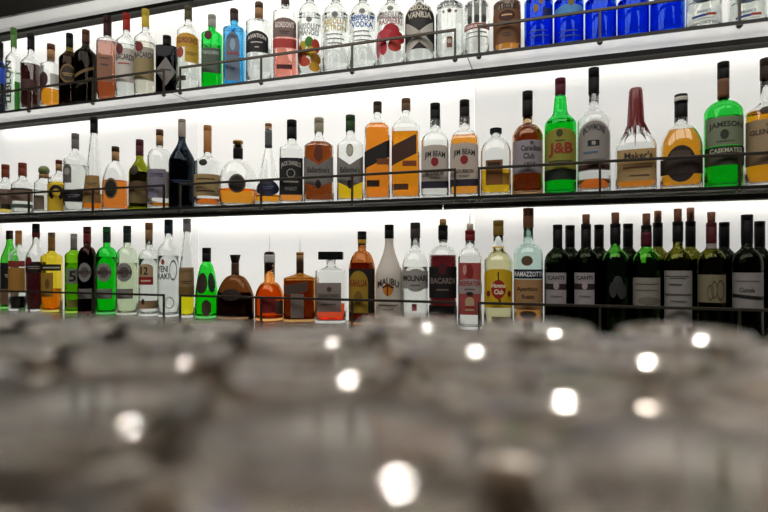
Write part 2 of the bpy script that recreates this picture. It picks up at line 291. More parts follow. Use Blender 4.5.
B('B', 495.8, 30, 128, 133, 12, '1d1a18', 152, 137, 'small rounded bottle of yellow spirit with square tan label', [L('rect', -.62, .45, 159, 184, '8c5a24'), L('rect', -.5, .3, 161, 165, '3c2410'), L('rect', .45, .85, 172, 184, 'b48a30')], liq=(170, 'f4c622'), sq=2.6, style='round', nw=10)
B('B', 527.5, 30, 91, 115.6, 10.5, '1a1718', 136, 124, 'brown whisky bottle with pale lavender label and black cap', [L('rect', -.92, .92, 139, 172, 'a9a2aa'), T('Canadian', -.4, .85, 144, 150, '2a2228'), T('Club', -.25, .45, 152, 158, '2a2228'), T('1858', -.2, .5, 161, 165, '4a3a3c'), L('disc', .15, .4, 140, 144, '6a5a5a')], liq=(123, '7c3c18'), glass='e0b890', style='round')
B('B', 560.3, 31, 78, 94.6, 10.8, '4c1420', 124, 95, 'bright green whisky bottle with olive label and big red letters', [L('arch', -.95, .95, 127, 172, 'a09a38', ah=.15), L('disc', -.25, .15, 128, 136, '4a4a18'), T('RARE', -.3, .25, 138, 141, '3a3a14'), T('J&B', -.7, .75, 141.5, 155.5, '8c2418'), T('SCOTCH WHISKY', -.7, .7, 158, 162, '4a4818'), L('rect', -.95, .95, 168, 179, '1c2a16')], glass='22d848', liq=(121, '5cf07a'), style='pts', pts=[(124.5, 1), (121.5, 0.94), (118, 0.76), (114.5, 0.53), (111.5, 0.46), (95, 0.36)])
B('B', 593.8, 33, 67.7, 94, 11, '17171a', 121, 110, 'tall clear malt whisky bottle with grey arched label and black capsule', [L('arch', -.93, .93, 118.6, 169.2, 'e4e0da', ah=.3), L('arch', -.86, .86, 120, 168, 'a39e98', ah=.3), T('BOWMORE', -.62, .62, 124.5, 131.5, '2a2a2c', arch=4), L('rect', -.36, .3, 139, 145, '2a2a2c'), T('10', -.12, .08, 140, 144, 'd8d4cc'), T('AGED IN OAK', -.6, .2, 149, 153, '4a6a80'), T('ISLAY SINGLE MALT', -.6, .6, 157, 160, '6a6660'), L('rect', -.86, .86, 163, 168, '5c3830')], liq=(180, 'ee7a28'), style='round')
B('B', 635.7, 40, 88, 122, 13.5, '6a1418', 147, 133, 'squat square bourbon bottle dipped in dripping red wax', [L('rect', -.9, .9, 148, 180, 'c0a06a'), T('Maker\'s', -.55, .75, 151, 158, '1e1612'), L('rect', -.88, .88, 161, 164, 'a4854e'), T('KENTUCKY BOURBON', -.6, .7, 165, 168, '7a3a2c'), T('HANDMADE', -.3, .6, 173, 176, '5a4632'), ('W',)], liq=(178, 'f0922c'), sq=4, dr=.75, capkind='wax', nw=16.5, style='round')
B('B', 681, 43.5, 94, 120, 13.5, '241a16', 147, 125, 'broad round-shouldered amber whisky bottle with dark crest label', [L('disc', -.72, .66, 144, 181, '2b2320'), L('arch', -.5, .42, 149, 157, '54453a'), T('CHIVAS', -.5, .4, 159, 164, '6a5a48'), L('rect', -.95, .95, 157, 173, '3a2c22')], liq=(130, 'f0a428'), style='round', sq=2.4, dr=.8, band=[(97, 101, 'c0bab0')], nw=14)
B('B', 723.3, 37.5, 61.7, 79, 12.5, '1a1512', 112, 101, 'green whiskey bottle with tan foil neck and grey-green label', [L('rect', -.92, .98, 115, 144, '8a9478'), T('JAMESON', -.75, .9, 120.5, 128, '1e1c18', arch=1.5), L('disc', -.2, .22, 128, 138, '3a4030'), T('IRISH WHISKEY', -.4, .5, 138.5, 141, '4a5040'), L('rect', -.92, .98, 145, 153, '22221c'), T('CASKMATES', -.7, .85, 146.7, 151.3, 'a8ac90'), L('rect', -.92, .98, 153, 164, '4c503c')], glass='2fd648', liq=(118, '62e878'), band=[(79, 98, '6a4a34')], style='round')
B('B', 766.5, 44, 58, 79, 14, '2a2018', 114, 100, 'amber malt bottle with tan label cut by right photo edge', [L('rect', -.92, .92, 117, 163, 'b09a78'), T('THE', -.1, .2, 122, 125, '3a2a1c'), T('GLENLIVET', -.75, .8, 127, 132.5, '3a2a1c'), L('rect', -.92, .92, 152, 163, '8a7054'), L('disc', -.35, .35, 104, 112, '3a2c20')], liq=(112, 'f0a622'))

# ---- back counter
B('C', 6, 15, 229.8, 238.6, 7.5, '2a1c14', 262, 240, 'green bottle with black label at left end of the back counter', [L('rect', -.9, .95, 262, 288, '1c1c16'), L('rect', -.9, .95, 288, 304, '8a6a4c'), T('72', -.3, .5, 270, 280, 'b8a080')], glass='4ec838', liq=(272, '3a5a20'), back=.053)
B('C', 20.2, 13, 229.8, 243.7, 7, 'a06c38', 256, 246, 'clear bottle with gold-brown foil and orange-tan label', [L('rect', -.95, .75, 260, 266, '9a3a2c'), L('rect', -.95, .75, 267, 292, 'b8883c')], liq=(296, '20211c'), back=.0, capkind='foil')
B('C', 35.3, 17, 223, 236.5, 8, '17120f', 258, 240, 'clear-necked bottle of dark red vermouth with black label', [L('rect', -.9, .9, 262, 272, '1c1616'), T('MONTENEGRO', -.8, .8, 264.5, 269, '9a8a84'), L('disc', -.85, -.2, 256, 264, '7a2020')], liq=(261, '3c1014'), band=[(232, 236.4, '5a1c1c')])
B('C', 52, 18.5, 231.8, 236, 7.6, '5c5030', 257, 250, 'yellow bottle with orange base and black name strip', [L('rect', -.9, .9, 263.5, 270, '1c1a14'), T('MEZCAL', -.6, .8, 265, 268.7, 'b0a890'), L('rect', -.8, .3, 272, 296, 'b08a34'), L('disc', -.4, .0, 278, 288, '7a5a24')], glass='f2d838', liq=(288, 'f09030'), band=[(236, 250, '7a5a2a')])
B('C', 71.5, 15, 233, 238, 7, '8c8c88', 255, 248, 'yellow-green bottle with a large numeral five on grey label', [L('rect', -.6, .7, 268, 283, '8f958a'), T('5', -.35, .4, 270, 281, '1c1c18'), L('rect', -.6, .7, 299, 307, '8a8a3c')], glass='7cc41c', liq=(262, 'a0d030'), band=[(238, 249, '6a6a60')])
def verm(x, w, cap, desc, glass, liq, top=226, dark=0):
    B('C', x, w, top, 232, 8.2, cap, 256, 246, desc, [L('disc', -.8, .55, 262, 281, '9a9694'), L('disc', -.55, .3, 266, 277, '6a6260'), T('MARTINI', -.75, .5, 269.5, 273.5, '3a1c1c'), L('rect', -.75, .6, 288, 298, '8f8b88'), T('VERMOUTH', -.6, .45, 291.5, 294.5, '4a4444')], glass=glass, liq=liq, band=[(233, 242, '1e2a26' if not dark else '6a2420')], style='round')
verm(86.2, 18, '4a1c18', 'dark vermouth bottle with round grey label and dark red cap', '2a1410', (250, '1c0c0a'), dark=1)
verm(106, 19.5, '1c5a2c', 'bright green vermouth bottle with round grey label', '28d83c', (256, '4cf060'))
verm(127.3, 21, '1a2a30', 'pale clear vermouth bottle with round grey label and black cap', 'e4f0d8', (262, 'eef4e0'), top=225)
B('C', 148.7, 19, 222, 240, 7.8, '9a6c48', 257, 248, 'clear bottle with wooden stopper and numeral twelve over red band', [L('arch', -.85, .5, 263, 276, 'c8ac84'), T('12', -.65, .05, 266, 274, '2c1c14'), L('rect', -.85, .5, 276, 284, 'a02a24'), T('OUZO', -.6, .3, 278, 282, 'e0c0a8'), L('rect', -.85, .8, 300, 308, 'b89a70'), L('disc', -.55, -.25, 298, 304, '4a3428')], liq=(258, 'f4f6f2'), capkind='cork', style='round')
B('C', 168.2, 20.5, 219, 233, 8.6, '1d2a30', 252, 236, 'tall clear bottle with dark teal cap and black printed lettering', [T('YENI', -.85, .1, 265, 271.5, '24282c'), T('RAKI', -.85, .2, 272.5, 278.5, '24282c'), L('ring', .2, .8, 259, 280, '8a8e90'), L('disc', -.5, -.2, 258.5, 264, 'b83a34'), L('ring', -.2, .6, 296, 308, 'd0d4d2')], liq=(255, 'f4f7f5'), style='std')
B('C', 187, 15, 218, 231, 8, '7a7878', 270, 233, 'slim long-necked bottle with tan label and yellow liqueur', [L('rect', -.9, .9, 266.6, 294.6, 'a3835c'), T('GALLIANO', -.7, .7, 279, 284, '4a3020'), L('rect', -.9, .9, 286, 294.6, '8a6c34')], liq=(278, 'f8ee20'), style='cone2', nw=7)
B('C', 207, 20.5, 247, 261, 9, '1c1a18', 285, 262, 'short green bottle with dark oval labels and black cap', [L('disc', -.9, .2, 272, 293, '3c2c20'), L('disc', .25, .9, 272, 292, '123a18'), L('shield', -.3, .5, 299, 316, '5a4a3c')], glass='2ce03a', liq=(290, '6cee2c'), style='pts', nw=8.5, pts=[(316, 1), (290, 0.95), (274, 0.74), (266, 0.58), (262, 0.42)])
B('C', 235.3, 33, 254, 261, 11, '2c211b', 298, 274, 'dark brown round flask with flared stopper', [L('disc', -.55, .55, 288, 300, '33211a')], glass='6a3c1a', liq=(292, '2a140a'), style='round', dr=.6, face=.3, back=.006, capkind='flare', band=[(262, 274, '463224')], nw=7.5)
B('C', 269, 27, 251, 254, 8.8, '2a1612', 297, 281, 'amber liqueur bottle with white collar and long thin pourer', [L('rect', -.5, .5, 298, 312, '8a2a28'), L('rect', .5, .95, 300, 314, '6a5a58')], glass='e89038', liq=(284, 'd87828'), band=[(254, 262, 'b0aeac')], extra=[('pourer', 234, 251)], style='round', nw=11)
B('C', 299, 28, 251.5, 259, 7.6, '9a6428', 278, 272, 'square brown bottle with small cork and pourer', [L('slant', -.9, .55, 282, 293, '5c4c40', slope=2, thin=.9), L('rect', -.5, .3, 293, 317, '8c8078')], glass='b87428', liq=(280, '8c4c14'), sq=5, extra=[('pourer', 236, 251.5)], band=[(259, 272, '3a2414')], capkind='cork')
B('C', 331.5, 29, 251, 259, 24, '191815', 271, 265, 'square amaretto bottle with wide flat black cap', [L('rect', -.85, .7, 282, 311, '9a8c86'), T('DISARONNO', -.75, .6, 293, 297, '3a2c2a'), L('disc', -.2, .1, 286, 291, '5a4a46'), T('ORIGINALE', -.5, .35, 302, 305, '5a4a46')], liq=(303, 'f05a34'), sq=5, capkind='bar', nw=9)
B('C', 362, 25, 230.7, 239, 9, '1e1714', 268, 250, 'brown coffee liqueur bottle with yellow arched panel on black label', [L('rect', -.95, .95, 268, 313, '1d1814'), L('arch', -.9, .5, 270, 312, 'b8942c'), T('KAHLUA', -.85, .45, 279, 286, '7a1e14'), L('disc', -.5, .1, 290, 304, '8a6c20')], glass='b0642c', liq=(262, '7c3414'), band=[(239, 243, 'b08a30')], style='round')
B('C', 389.2, 27, 224, 238, 9.2, '1a1718', 275, 240, 'opaque white rum bottle with palm and orange sun', [T('MALIBU', -.78, .72, 279, 286, '2a2018', arch=4), L('disc', -.38, .32, 283, 295, 'e08a24'), L('rect', -.1, -.02, 285, 295, '3a1a10'), L('slant', -.42, .0, 283.5, 287.5, '5a1c18', slope=1.5, thin=.5), L('slant', -.1, .36, 283.5, 287.5, '5a1c18', slope=-1.5, thin=.5), T('CARIBBEAN RUM', -.7, .65, 303, 306, '8a7a68'), T('COCONUT', -.4, .35, 307.5, 310, '8a7a68')], glass='white', style='bell', nw=8.5, name='liqueur_bottle')
B('C', 415.3, 25, 222, 237.6, 10, '3a3436', 264, 250, 'clear anise liqueur bottle with grey rounded name label', [L('disc', -.8, .95, 268, 291, 'a8a4a0'), L('rect', -.95, .95, 270, 288, 'b4b0aa'), T('MOLINARI', -.85, .9, 274.5, 280.5, '1e1a1c'), T('EXTRA', -.3, .4, 283, 286, '5a5450'), L('rect', -.2, .15, 303, 310, 'd87078')], liq=(266, 'f6f7f4'), style='round')
B('C', 443, 27, 224.6, 239, 9.6, '16161a', 255, 245, 'dark red rum bottle with black label, corked pourer on top', [L('rect', -.93, .93, 266, 297.5, '1a1516'), L('disc', -.28, .28, 262, 274, '5a1a22'), T('BACARDI', -.8, .8, 277, 283, '7a6a64'), T('BLACK', -.4, .4, 287, 291, '6a5a56'), L('rect', -.93, .93, 305, 314, '1c1c1a')], liq=(254.6, '5a1418'), extra=[('cork', 218.5, 224.6, 6.5, 'c89858'), ('pourer', 204, 218.5)], style='round')
B('C', 470, 23.5, 229.7, 240, 10, '6e1c20', 258, 247, 'square clear gin bottle with red and white label and pourer', [L('rect', -.9, .9, 262, 314, 'b85450'), L('disc', -.3, .3, 263, 280, '9a2a2a'), L('disc', -.55, -.25, 264, 274, 'e0b0a0'), L('arch', -.95, .95, 278, 293, 'b4a8a4'), T('BEEFEATER', -.85, .85, 280.5, 285, '8c2226'), T('LONDON', -.4, .4, 287, 290, '5a4444'), L('disc', -.28, .28, 291, 295, '2a2420'), L('arch', -.35, .35, 296, 310, 'd0b890'), L('rect', -.35, .35, 305, 308, 'a83a38')], liq=(255, 'f4f4f2'), sq=4, extra=[('cork', 223, 229.7, 6.5, 'd8ccc0'), ('pourer', 208, 223)], style='round')
B('C', 498.3, 29, 219.8, 234.8, 10.5, '7c6228', 262, 243, 'pale rum bottle with bright yellow label and red disc', [L('arch', -.93, .93, 268, 307, 'e8c01c', ah=.12), L('disc', -.45, .5, 279, 298, 'b02820'), L('rect', -.02, .06, 271, 280, '3a2414'), T('Havana', -.42, .47, 282.5, 287, 'f0e0c0'), T('Club', -.25, .35, 288.5, 293.5, 'f0e0c0'), T('3', -.02, .2, 298, 303.5, '3a2414'), L('disc', -.75, -.5, 290, 296, '8a2a1c'), L('disc', .6, .82, 290, 296, '8a2a1c'), L('rect', -.4, .8, 316, 322, '6a5a34')], liq=(246, 'f4eebc'), band=[(246, 254, 'd8a828')], style='std')
B('C', 528.3, 29, 207.6, 227.4, 10.6, '6a4630', 253, 243, 'pale teal bottle with navy name band and brown cap, beside wines', [L('disc', -.45, .3, 255, 265, '6a5434'), L('rect', -.95, .95, 268.6, 278, '1a2236'), T('RAMAZZOTTI', -.9, .9, 270.8, 275.8, 'd8d8dc'), L('rect', -.95, .95, 278.5, 309, 'b48a5c'), T('Aperitivo', -.75, .6, 286, 291.5, '3a2218'), T('Rosato', -.4, .4, 293.5, 298, '3a2218'), L('disc', -.55, .5, 310, 318, '4a3024')], glass='d4efe6', liq=(304, 'f09a50'), style='round')
WG = 'wine bottles on the back counter'
def wine(x, w, top, cw, desc, deco, cap='141214', cb=258, glass='3f7a1c', liq='0c0a06', cork=None, back=0.0, level=262, band=()):
    B('C', x, w, top, cb, cw, cap, 264, 246, desc, deco, glass=glass, liq=(level, liq), name='wine_bottle', cat='wine bottle', capkind='foil',
      extra=[('cork', cork, top, cw * .72, '8a5a40')] if cork else [], back=back, grp=WG, style='bord', band=band, dr=1)
def canti(): return [L('rect', -.86, .6, 272, 305, 'a8a2a4'), L('rect', -.86, .6, 283, 289, '2e2024'), T('CANTI', -.7, .45, 275, 279, '3a3234'), L('disc', -.3, .1, 281, 289, 'b8a8a8'), T('MERLOT', -.5, .3, 294, 297, '6a6264')]
wine(557.6, 27, 224, 9.6, 'corkless dark wine bottle with grey label, leftmost of the wines', canti(), cb=248, glass='16200e')
wine(586, 26.5, 223.4, 10.2, 'dark corked wine bottle with grey two-part label', canti(), cork=213.6, cb=248, glass='16200e')
wine(615.3, 27.5, 223, 10.6, 'green-necked corked wine bottle with faint grey blot label', [L('disc', -.2, .5, 275, 290, '3e3e40'), L('disc', -.45, .1, 281, 297, '38383a'), L('disc', .1, .75, 282, 298, '3a3a3c')], cork=211.8, cb=243, glass='3ca020', level=256)
wine(646.3, 29, 224.5, 10.8, 'green corked wine bottle with red neck foil and cream label', [L('rect', -.92, .92, 277, 305, '9a968a'), T('NEGROAMARO', -.75, .75, 282, 285, '4a4640'), L('disc', -.6, .9, 296, 304.8, '7a766a'), L('rect', -.7, .7, 289, 290, '6a665c')], cork=212.8, cb=246, glass='48b424', level=262, band=[(232, 245.5, '4a1420')])
wine(677.8, 30, 221, 11, 'olive wine bottle with tall white label reaching below the rail', [L('rect', -.9, .9, 270, 327, 'a09c98'), T('MASSERIA GRANDE', -.85, .7, 274.5, 279, '2a2624'), T('BIANCO', -.6, .2, 282, 286, '3a3634'), T('PRIMITIVO', -.85, .85, 292, 296, '4a4240'), L('rect', -.5, .5, 300, 301, '6a6462')], cork=208, cb=241, glass='6a6a1c', level=258)
wine(711.3, 30, 222, 11, 'wine bottle with tan vine-sketch label and white neck ring', [L('rect', -.92, .92, 274, 302, '8c8468'), L('ring', -.05, .35, 280, 298, '5a523c'), L('ring', .3, .8, 279, 300, '5a523c'), L('ring', -.3, .1, 284, 300, '5a523c')], cork=211.4, cb=243, cap='4a1c20', glass='5a5c18', level=256, band=[(243, 248, '8a8680')])
wine(747, 33, 214, 12.6, 'corkless wine bottle with pale label and black brush stroke, far right', [L('rect', -.9, .95, 272, 308, 'a09c98'), T('Cantele', -.5, .4, 287, 292, '2a2826'), L('slant', -.88, .93, 292, 301, '1c1a1a', slope=-1.2, thin=.42), L('rect', -.7, .7, 280, 280.8, '6a6662')], cb=243, glass='14180e')
RW = [(570, 224.6, 9.6, None, 'plain dark wine bottle behind, between the two-part grey labelled bottles'), (599, 224, 9.8, None, 'dark wine bottle behind the two-part label and blot label bottles'),
      (628, 223, 10.2, None, 'dark wine bottle behind, between blot label and cream label'), (657.8, 222, 10.2, 210, 'corked wine bottle behind the cream label bottle, reddish cork'),
      (690.5, 220.5, 10.6, 207, 'corked olive wine bottle behind the tall white label'), (724.2, 221.5, 11, None, 'uncorked dark wine bottle behind the vine-sketch label'),
      (759.6, 220.5, 11.4, None, 'dark wine bottle behind, at the right photo edge')]
for x, top, cw, ck, dsc in RW:
    wine(x, 24 + (x - 568) / 40, top, cw, dsc, [], cork=ck, back=.061, cb=246, glass='5a5c1a' if ck else '12160c', level=258)

# print too small or too soft to read is kept as plain printed lines
UNREAD = {'GINO', 'ARTISAN', 'SPIRIT', 'HENRY', 'LONDON', 'GIN', 'AMERICAN', 'PINK', 'BLANCO', '1000', 'PRESTIGE', 'XO RESERVE', 'ARMAGNAC', 'HAVANA', 'FINEST', 'CHIVAS', '72', 'MEZCAL',
          'MONTENEGRO', 'VERMOUTH', 'OUZO', 'GALLIANO', 'ORIGINALE', 'CARIBBEAN RUM', 'COCONUT', 'EXTRA', 'BLACK', 'MERLOT', 'BIANCO', 'PRIMITIVO', 'NEGROAMARO', 'MASSERIA GRANDE', 'ISLAY SINGLE MALT', 'AGED IN OAK',
          'KENTUCKY BOURBON', 'HANDMADE', 'SUPERIOR', 'RARE', 'SCOTCH WHISKY', 'IRISH WHISKEY', 'DISTILLED', 'MADE', 'original recipe', 'fine quality vodka', 'country of', 'superb grain', 'since 1879', 'distilled',
          'russian vodka', 'Tennessee', 'GREY GOOSE', 'AÑEJO 3 AÑOS'}
for sp in SPECS:
    new = []
    for it in sp['deco']:
        if it[0] == 'T' and it[1] in UNREAD:
            _, tx, f0, f1, y0, y1, col, kw = it
            m, h = (y0 + y1) / 2, min(.9, (y1 - y0) * .2)
            if y1 - y0 > 4:
                new += [('P', 'rect', f0, f1, m - h * 1.6, m - h * .6, col, {}), ('P', 'rect', f0 * .7, f1 * .7, m + h * .6, m + h * 1.5, col, {})]
            else: new.append(('P', 'rect', f0, f1, m - h, m + h, col, {}))
        else: new.append(it)
    sp['deco'] = new
prepare_texts({it[1] for s in SPECS for it in s['deco'] if it[0] == 'T'})

# ------------------------------------------------------------------ bottle builder
def place(x, yc):
    u = (x - 384) / F
    X = yc * (u * CS - SN) / (CS + u * SN)
    return u, X, yc * CS - X * SN

def lerp(a, b, t): return a + (b - a) * t

ROWS = {'A': (UP_H + GT, 'bottles on the upper shelf'), 'B': (MID_H + GT, 'bottles on the middle shelf'), 'C': (CTR_H, 'spirit bottles on the back counter')}
def split_wide(vs, fs, lim, vert=False):
    """cut lettering faces that are wide enough to bridge the curve of the glass"""
    vs = list(vs); ax = 1 if vert else 0
    todo = [t for f in fs for t in [(f[0], f[i], f[i + 1]) for i in range(1, len(f) - 1)]]; done = []; mid = {}
    while todo:
        t = todo.pop()
        d, i = max((abs(vs[t[i]][ax] - vs[t[(i + 1) % 3]][ax]), i) for i in range(3))
        if d <= lim: done.append(t); continue
        a, b, c = t[i], t[(i + 1) % 3], t[(i + 2) % 3]
        k = (min(a, b), max(a, b))
        if k not in mid: mid[k] = len(vs); vs.append(((vs[a][0] + vs[b][0]) / 2, (vs[a][1] + vs[b][1]) / 2))
        todo += [(a, mid[k], c), (mid[k], b, c)]
    return vs, done

def solve(s):
    k = s['dr'] if s['sq'] or s['style'] == 'orb' or s['dr'] != .8 else 1.0
    yc = FRONT + 0.055
    for _ in range(4):
        u, X, Z = place(s['x'], yc)
        al = math.atan2(X, yc); de = abs(al) * (1 - s['face'])
        sil = math.cos(de) + (k * math.sin(de) if s['sq'] else 0)
        rx = s['w'] * Z / F / math.sqrt(1 + u * u) / sil / 2
        ry = rx * k
        e = 1.12 if s['sq'] > 2.2 else 2.0
        dep = (abs(rx * math.sin(s['face'] * al)) ** e + abs(ry * math.cos(s['face'] * al)) ** e) ** (1 / e)
        yc = FRONT + 0.0165 + min(max(dep, .030), .052) + s['back']
    return k, yc, u, X, Z, al, rx, ry

def outline(s):
    """centre and half length along the shelf"""
    k, yc, u, X, Z, al, rx, ry = solve(s)
    t = s['face'] * al
    if s['sq'] > 2.2: return X, (abs(rx * math.cos(t)) ** 1.25 + abs(ry * math.sin(t)) ** 1.25) ** (1 / 1.25)
    return X, math.hypot(rx * math.cos(t), ry * math.sin(t))

PLACED = []
def build_bottle(s):
    zs, grp = ROWS[s['row']]
    k, yc, u, X, Z, al, rx, ry = solve(s)
    rz = -s['face'] * al
    zc = lambda y: EYE + (HOR - .8 - y) * Z / F - zs + .0003        # silhouette rows
    Zl = Z - ry * .95
    zl = lambda y: EYE + (HOR - .8 - y) * Zl / F - zs               # rows on the front face
    px = lambda w: w * Z / F / math.sqrt(1 + u * u)
    H = zc(s['top']); zcb = zc(s['cb']); zsh = zc(s['sh']); znk = zc(s['nk'])
    cr = px(s['cw']) / 2
    nr = px(s['nw']) / 2 if s['nw'] else cr - .0008
    nr = min(nr, rx * .97)
    if s['capkind'] not in ('bar', 'stop', 'flare', 'ball', 'cork', 'wax') and not s['nw']: nr = min(nr, cr - .0006)
    ztop = min(zcb + .006, H - .002)
    st = s['style']; n0 = s['sq'] if s['sq'] else 2.0
    def rad(z):
        """fraction of the way from neck (0) to body (1)"""
        if st in ('cone', 'cone2', 'cone3'):
            if z <= zsh: return 1.0
            if z >= znk: return 0.0
            t = (z - zsh) / (znk - zsh)
            p = {'cone': 1.0, 'cone2': 1.25, 'cone3': 1.1}[st]
            return (1 - t) ** p
        if st == 'orb':
            top = znk; c = top * .40
            if z >= top: return 0.0
            if z >= c: t = (z - c) / (top - c); return math.sqrt(max(0, 1 - t * t))
            t = (c - z) / c; return .62 + .38 * math.sqrt(max(0, 1 - t * t * .95))
        if st == 'pts':
            P = [(zc(y), q) for y, q in s['pts']]
            if z <= P[0][0]: return 1.0
            if z >= P[-1][0]: return 0.0
            for (za, qa), (zb, qb) in zip(P, P[1:]):
                if za <= z <= zb: return (lerp(qa, qb, (z - za) / (zb - za)) - nr / rx) / (1 - nr / rx)
        if z <= zsh: return 1.0
        if z >= znk: return 0.0
        t = (z - zsh) / (znk - zsh)
        if st == 'round': return math.sqrt(max(0, 1 - t * t)) * (1 - .2 * t)
        if st == 'bord':
            return (math.sqrt(max(0, 1 - (t / .75) ** 2 * .85)) if t < .75 else .387 * ((1 - t) / .25) ** 1.6)
        if st == 'bell': return (.5 + .5 * math.cos(math.pi * min(1, t ** .8))) 
        return .5 + .5 * math.cos(math.pi * t)
    def ring(z, off=0.0):
        q = rad(z)
        a = lerp(nr, rx, q) + off; b = lerp(nr, ry, q) + off
        n = lerp(2.0, n0, min(1, q * 1.15))
        return a, b, n
    zl0 = sorted({0.004, 0.012} | {lerp(.012, zsh, i / 4) for i in range(1, 5)} | {lerp(zsh, znk, i / 12) for i in range(13)} | ({lerp(.01, znk, i / 18) for i in range(19)} if st in ('orb', 'pts') else set()))
    zs_list = [z for z in zl0 if z < ztop - .001]
    wallt = min(.0038, nr * .35)
    outer = [(0.0012, 0, 0, 2)]
    a, b, n = ring(.004); outer.append((0, a * .86, b * .86, n)); outer.append((.0012, a * .965, b * .965, n))
    for z in zs_list: a, b, n = ring(z); outer.append((z, a, b, n))
    a, b, n = ring(ztop); outer.append((ztop, a, b, n))
    inner = [(ztop, a - wallt, b - wallt, n)]
    zbase = .0095
    for z in reversed(zs_list):
        if z < zbase + .004: continue
        a, b, n = ring(z); inner.append((z, a - wallt, b - wallt, n))
    a, b, n = ring(zbase + .003)
    inner.append((zbase + .003, a - wallt, b - wallt, n)); inner.append((zbase, (a - wallt) * .88, (b - wallt) * .88, n)); inner.append((zbase + .001, 0, 0, 2))
    root = empty(s['name'], (X, yc, zs), rz)
    tag(root, s['desc'], s['cat'], s['grp'] or grp)
    opaque = s['glass'] == 'white'
    gm = paper_mat('f3eee6', .5) if opaque else glass_mat(s['glass'])
    loft('glass_body', outer + inner, gm, root)
    if s['liq'] and not opaque:
        lev, col = s['liq']; zt = min(max(zc(lev), .016), ztop - .004)
        g = wallt + .00035
        rr = []
        a, b, n = ring(zbase + .004)
        rr += [(zbase + .0016, 0, 0, 2), (zbase + .0016, (a - g) * .86, (b - g) * .86, n), (zbase + .004, a - g, b - g, n)]
        for z in zs_list:
            if zbase + .006 < z < zt - .0005: a, b, n = ring(z); rr.append((z, a - g, b - g, n))
        a, b, n = ring(zt); rr += [(zt, a - g, b - g, n), (zt, 0, 0, 2)]
        loft('liquid', rr, liquid_mat(col), root)
    # caps
    ck = s['capkind']; cm = cork_mat(s['cap']) if ck == 'cork' else cap_mat(s['cap'])
    cyl = lambda z0, z1, r, r2=None: [(z0, 0, 0, 2), (z0, r, r, 2), (z1 - .0012, r2 or r, r2 or r, 2), (z1 - .0003, (r2 or r) - .0008, (r2 or r) - .0008, 2), (z1, (r2 or r) - .002, (r2 or r) - .002, 2), (z1, 0, 0, 2)]
    if ck == 'ball':
        R = (H - zcb) / 2; zc0 = zcb + R
        loft('stopper', [(zc0 + R * math.sin(t), max(0, R * math.cos(t)) if abs(t) < 1.57 else 0, max(0, R * math.cos(t)), 2) for t in [(-math.pi / 2) + math.pi * i / 14 for i in range(15)]], solid_mat(s['cap'], .4, 0, .2, 200), root)
        loft('cork', cyl(zcb - .008, zcb + .004, nr + .001), cork_mat('9a7448'), root)
    elif ck == 'bar':
        bm = bmesh.new(); bm_box(bm, -cr, cr, -cr * .8, cr * .8, zcb, H, .002); from_bm('cap', bm, cm, root)
    elif ck == 'flare':
        loft('stopper', [(zcb, 0, 0, 2), (zcb, cr * .72, cr * .72, 2), (H - .004, cr * .95, cr * .95, 2), (H - .002, cr, cr, 2), (H, cr, cr, 2), (H, 0, 0, 2)], cm, root)
    elif ck == 'stop':
        m = (zcb + H) / 2
        loft('stopper', [(zcb, 0, 0, 2), (zcb, cr * .6, cr * .6, 2), (m, cr * .7, cr * .7, 2), (m + .001, cr, cr, 2), (H - .002, cr, cr, 2), (H, cr * .85, cr * .85, 2), (H, 0, 0, 2)], solid_mat(s['cap'], .3, .7), root)
    elif ck == 'wax':
        V, Fc = [], []; seg = 40
        drip = [zcb - .045 * max(0, math.sin(i * 1.35 + .6)) ** 3 - .012 for i in range(seg)]
        zz = lambda i, t: lerp(drip[i], H - .002, t)
        T_ = [0, .12, .4, .7, .95, 1]
        for t in T_:
            for i in range(seg):
                z = zz(i, t); a0, b0, _ = ring(z, .0014)
                r = lerp(max(nr + .0014, cr), cr, max(0, min(1, (z - zcb) / (H - zcb)))) if z > zcb else a0
                if t == 1: r -= .002
                th = 2 * math.pi * i / seg; V.append((r * math.cos(th), r * math.sin(th), z + (.002 if t == 1 else 0)))
        for j in range(len(T_) - 1):
            for i in range(seg):
                i2 = (i + 1) % seg; Fc.append((j * seg + i, j * seg + i2, (j + 1) * seg + i2, (j + 1) * seg + i))
        Fc.append(tuple(range((len(T_) - 1) * seg, len(T_) * seg)))
        link_mesh('wax_cap', V, Fc, solid_mat(s['cap'], .3, 0, .1, 90), root)
    elif ck == 'cork':
        m = lerp(zcb, H, .62)
        loft('stopper', cyl(m, H, cr), cap_mat(s['cap']), root)
        loft('cork', cyl(zcb - .002, m, min(cr - .0004, nr + .0006)), cork_mat('a07a50'), root)
    else:
        gz = lerp(zcb, H, .62 if ck == 'screw' else .8)
        loft('cap' if ck == 'screw' else 'foil_capsule',
             [(zcb, 0, 0, 2), (zcb, cr - .0003, cr - .0003, 2), (zcb + .0008, cr, cr, 2), (gz - .0012, cr, cr, 2), (gz - .0006, cr - .0007, cr - .0007, 2), (gz, cr - .0007, cr - .0007, 2), (gz + .0006, cr, cr, 2),
              (H - .0015, cr, cr, 2), (H - .0004, cr - .0006, cr - .0006, 2), (H, cr - .0018, cr - .0018, 2), (H, 0, 0, 2)], cm, root)
    for (y0, y1, col) in s['band']:
        za, zb = zc(y1), zc(y0); za = max(za, znk - .012)
        base = max(cr if zb > zcb + .002 else 0, 0)
        pts = [lerp(za, zb, i / 5) for i in range(6)]
        rr = []
        for z in pts:
            a0, b0, n = ring(z); r = max(a0, base) + .0006; rr.append((z, r, max(b0, base) + .0006, n))
        rr = [(pts[0], rr[0][1] - .0005, rr[0][2] - .0005, 2)] + rr + [(pts[-1], rr[-1][1] - .0005, rr[-1][2] - .0005, 2)]
        loft('neck_band', rr, cap_mat(col), root)
